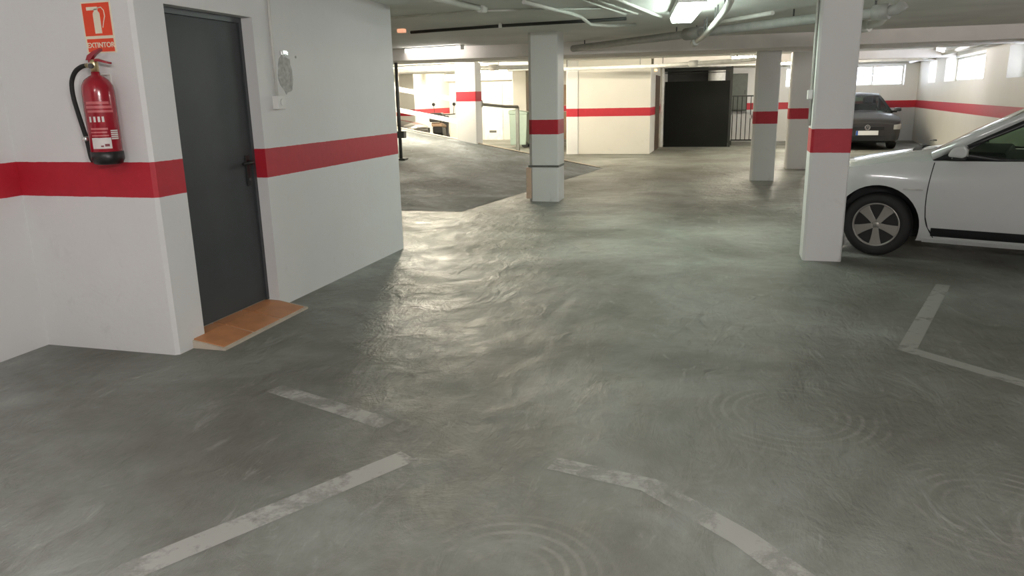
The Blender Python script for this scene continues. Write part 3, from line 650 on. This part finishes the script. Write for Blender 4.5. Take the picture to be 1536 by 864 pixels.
    for s in (-1, 1): skin('fog_intake', -fo+.005, -fo+.10, .27, .36, M_trim, s, .004, 6, 2)
    pl = part('number_plate', lambda bm: box(bm, -fo-.036, -fo-.015, -.26, .26, .385, .495), M_plate, t); part('blue_band', lambda bm: box(bm, -fo-.038, -fo-.036, .215, .26, .385, .495), M_blue, pl)
    if emblem:
        em = part('emblem', lambda bm: lathe(bm, [(.068, -.012), (.068, .0), (.052, .0), (.052, -.012)], (-fo-.022, 0, .575), 'x', 24, True, False), M_chrome, t)
        def strokes(bm):
            for P in ([(-.025, .05), (0, .005), (.025, .05)], [(-.046, .02), (-.024, -.045), (0, .0), (.024, -.045), (.046, .02)]):
                tube(bm, [(-fo-.030, a, .575+b) for a, b in P], .006, 6)
        part('letters', strokes, M_chrome, em)
    part('rear_plate', lambda bm: box(bm, xe, xe+.015, -.26, .26, .56, .67), M_plate, t)
    # greenhouse
    OUT = [(.38, .948), (.70, 1.132), (1.04, 1.303), (1.36, 1.408), (1.75, 1.465), (2.2, 1.465), (2.6, 1.425), (2.95, 1.34), (3.16, 1.2), (3.24, .985)]
    INN = [(.40, .892), (.74, 1.075), (1.05, 1.242), (1.37, 1.35), (1.75, 1.40), (2.2, 1.395), (2.52, 1.34), (2.74, 1.24), (2.84, 1.12), (2.87, .965)]
    sx = (wb+ro-.12)/3.24
    OUT = [(x*sx if x > 1.5 else x, z*hs if z > 1 else z) for x, z in OUT]; INN = [(x*sx if x > 1.5 else x, z*hs if z > 1.07 else z) for x, z in INN]
    def SY(z): return hw-.058-(z-.885)*.40
    belt = [(INN[-1][0]+(INN[0][0]-INN[-1][0])*k/6, .955+(.884-.955)*k/6) for k in range(7)]
    def ringmesh(A, B, s, thick, off=0):
        def fn(bm):
            def mk(P, dy): return [bm.verts.new((x, s*(SY(z)+off-dy), z)) for x, z in P]
            a, b, a2, b2 = mk(A, 0), mk(B, 0), mk(A, thick), mk(B, thick); m_ = len(A)
            closed = range(m_) if ringmesh.closed else range(m_-1)
            for i in closed:
                j = (i+1) % m_
                bm.faces.new((a[i], a[j], b[j], b[i])).smooth = True; bm.faces.new((a2[i], b2[i], b2[j], a2[j])); bm.faces.new((a[i], a2[i], a2[j], a[j])); bm.faces.new((b[i], b[j], b2[j], b2[i]))
            if not ringmesh.closed:
                bm.faces.new((a[0], b[0], b2[0], a2[0])); bm.faces.new((a[-1], a2[-1], b2[-1], b[-1]))
        return fn
    loop = INN + belt[1:-1]
    GL = [(.62, .955), (.80, 1.065), (1.06, 1.19), (1.37, 1.30), (1.75, 1.35*hs), (2.2*sx, 1.345*hs), (2.48*sx, 1.295*hs), (2.66*sx, 1.215), (2.77*sx, 1.11), (2.80*sx, .985)]
    gb = [(GL[-1][0]+(GL[0][0]-GL[-1][0])*k/6, .975+(.905-.975)*k/6) for k in range(7)]
    gloop = GL + gb[1:-1]
    for s in (-1, 1):
        ringmesh.closed = False; part('side_frame', ringmesh(OUT, INN, s, .05), paint, t)
        ringmesh.closed = True; part('window_surround', ringmesh(loop, gloop, s, .03, .002), M_trim, t)
        def gls(bm, s=s):
            c = bm.verts.new((1.7, s*(SY(1.12)-.012), 1.12)); P = [bm.verts.new((x, s*(SY(z)-.012), z)) for x, z in gloop]
            for i in range(len(P)): bm.faces.new((c, P[i], P[(i+1) % len(P)])).smooth = True
        part('side_window', gls, M_carglass, t)
        part('pillar', lambda bm, s=s: prism(bm, [(1.50, .90), (1.60, .90), (1.62, 1.39*hs), (1.56, 1.39*hs)], 'y', s*(SY(1.1)-.10), s*(SY(1.1)-.04)), M_trim, t)
        mr = part('mirror', lambda bm, s=s: prism(bm, [(.53, .94), (.55, .99), (.58, 1.025), (.655, 1.035), (.68, 1.0), (.675, .945), (.64, .93)], 'y', s*(hw+.02), s*(hw+.17)), paint, t, .028, seg=3)
        part('mirror_glass', lambda bm, s=s: box(bm, .672, .684, s*(hw+.095)-.055, s*(hw+.095)+.055, .945, 1.005), M_chrome, mr)
        part('mirror_arm', lambda bm, s=s: prism(bm, [(.55, .905), (.66, .905), (.65, .955), (.57, .955)], 'y', s*(hw-.08), s*(hw+.07)), M_trim, mr, .008)
    def cross(i0, i1, m, nm, crown):
        def fn(bm):
            K = 8; rows = []
            for i in range(i0, i1+1):
                x, z = OUT[i]; row = []
                for k in range(K+1):
                    u = -1+2*k/K; bow = (-.05 if i <= 2 else -.03 if i == 3 else .06 if i >= 7 else 0)*(1-u*u)
                    row.append(bm.verts.new((x+bow, u*SY(z), z+lerp(crown, i)*(1-u*u))))
                rows.append(row)
            for a, b in zip(rows, rows[1:]):
                for k in range(K): bm.faces.new((a[k], a[k+1], b[k+1], b[k])).smooth = True
        return part(nm, fn, m, t)
    CR = [(0, .0), (2, .01), (3, .02), (5, .035), (7, .02), (9, 0)]
    cross(0, 3, M_carglass, 'windshield', CR); cross(3, 7, paint, 'roof', CR); cross(7, 9, M_carglass, 'rear_window', CR)
    part('cowl', lambda bm: [bm.faces.new([bm.verts.new((x, u*hw*.80, lerp(HC, min(x, .42))+.012-.10*u*u)) for x, u in q]) for q in [((.24-.10*(1-a*a), a), (.36-.15*(1-a*a), a), (.36-.15*(1-b*b), b), (.24-.10*(1-b*b), b)) for a, b in [(-1+k/4, -1+(k+1)/4) for k in range(8)]]], M_trim, t)
    for s in (-.35, .35): part('wiper', lambda bm, s=s: tube(bm, [(.22, s, .995), (.30, s-.25, 1.01)], .008, 6), M_black, t)
    # cabin
    for y in (-.36, .36):
        part('seat', lambda bm, y=y: (prism(bm, [(1.55, .55), (1.70, .55), (1.86, 1.12), (1.76, 1.14)], 'y', y-.22, y+.22), prism(bm, [(1.74, 1.14), (1.84, 1.14), (1.87, 1.30), (1.79, 1.31)], 'y', y-.12, y+.12)), M_seat, t, .03)
    part('dashboard', lambda bm: prism(bm, [(.5, .86), (.95, .86), (.92, .955), (.55, .96)], 'y', -.66, .66), M_trim, t, .02)
    part('steering_wheel', lambda bm: tube(bm, [(1.08+.06*math.sin(a), -.36+.185*math.cos(a), .93+.16*math.sin(a)) for a in [2*math.pi*k/20 for k in range(21)]], .014, 8, False), M_trim, t)
    part('rear_bench', lambda bm: prism(bm, [(2.35, .55), (2.5, .55), (2.65, 1.10), (2.56, 1.12)], 'y', -.58, .58), M_seat, t, .03)
    return t
TH = R(20); dx, dy = Vector((math.cos(TH), -math.sin(TH))), Vector((math.sin(TH), math.cos(TH)))
hwA = 1.77/2
P0 = Vector((1.373, 7.522)) - dx*.03 + dy*(hwA-.025)
make_car('hatchback_car', 'white hatchback parked behind the front column, its nose hidden', (P0.x, P0.y, 0), -TH, M_carw, fo=.72)
make_car('hatchback_car', 'dark grey hatchback facing out under the far wall window', (3.38, 22.05, 0), R(90), M_card, 1.68, .80, 2.42, .60, True, .955)
make_car('hatchback_car', 'grey car half hidden behind the white ramp boards', (-9.75, 21.6, 0), R(180), M_carg, 1.72, .85, 2.5, .7)

# ------------------------------------------------------------------ scooter behind the ramp boards
sc = thing('motor_scooter', 'dark motor scooter with a red tail light behind the ramp boards', 'motorcycle', (-8.1, 21.2, 0), R(100))
for x, nm in ((-.62, 'wheel'), (.62, 'wheel')):
    part(nm, lambda bm, x=x: lathe(bm, [(.15, -.05), (.24, -.06), (.27, -.03), (.27, .03), (.24, .06), (.15, .05)], (x, 0, .27), 'y', 24), M_rubber, sc)
part('bodywork', lambda bm: prism(bm, [(-.75, .55), (-.45, .35), (.1, .25), (.25, .28), (.32, .7), (.42, 1.0), (.36, 1.02), (.2, .6), (.1, .38), (-.1, .42), (-.2, .68), (-.78, .74)], 'y', -.14, .14), M_black, sc, .03)
part('seat', lambda bm: prism(bm, [(-.85, .74), (-.15, .68), (-.12, .76), (-.5, .82), (-.86, .86)], 'y', -.15, .15), M_tan, sc, .03)
part('tail_light', lambda bm: box(bm, -.92, -.80, -.09, .09, .92, 1.04), M_redlens, sc, .02); part('top_box', lambda bm: box(bm, -.98, -.66, -.18, .18, .87, 1.12), M_black, sc, .03)
part('handlebar', lambda bm: tube(bm, [(.30, -.34, 1.06), (.38, -.1, 1.04), (.38, .1, 1.04), (.30, .34, 1.06)], .016, 8), M_black, sc)
part('fork', lambda bm: tube(bm, [(.38, 0, 1.02), (.62, 0, .27)], .03, 8), M_steel, sc)
for y in (-.28, .28):
    part('mirror', lambda bm, y=y: (tube(bm, [(.34, y, 1.05), (.36, y*1.1, 1.3)], .008, 6), lathe(bm, [(.0, -.01), (.05, -.008), (.05, .008), (0, .01)], (.36, y*1.1, 1.34), 'x', 12, True, False)), M_black, sc)
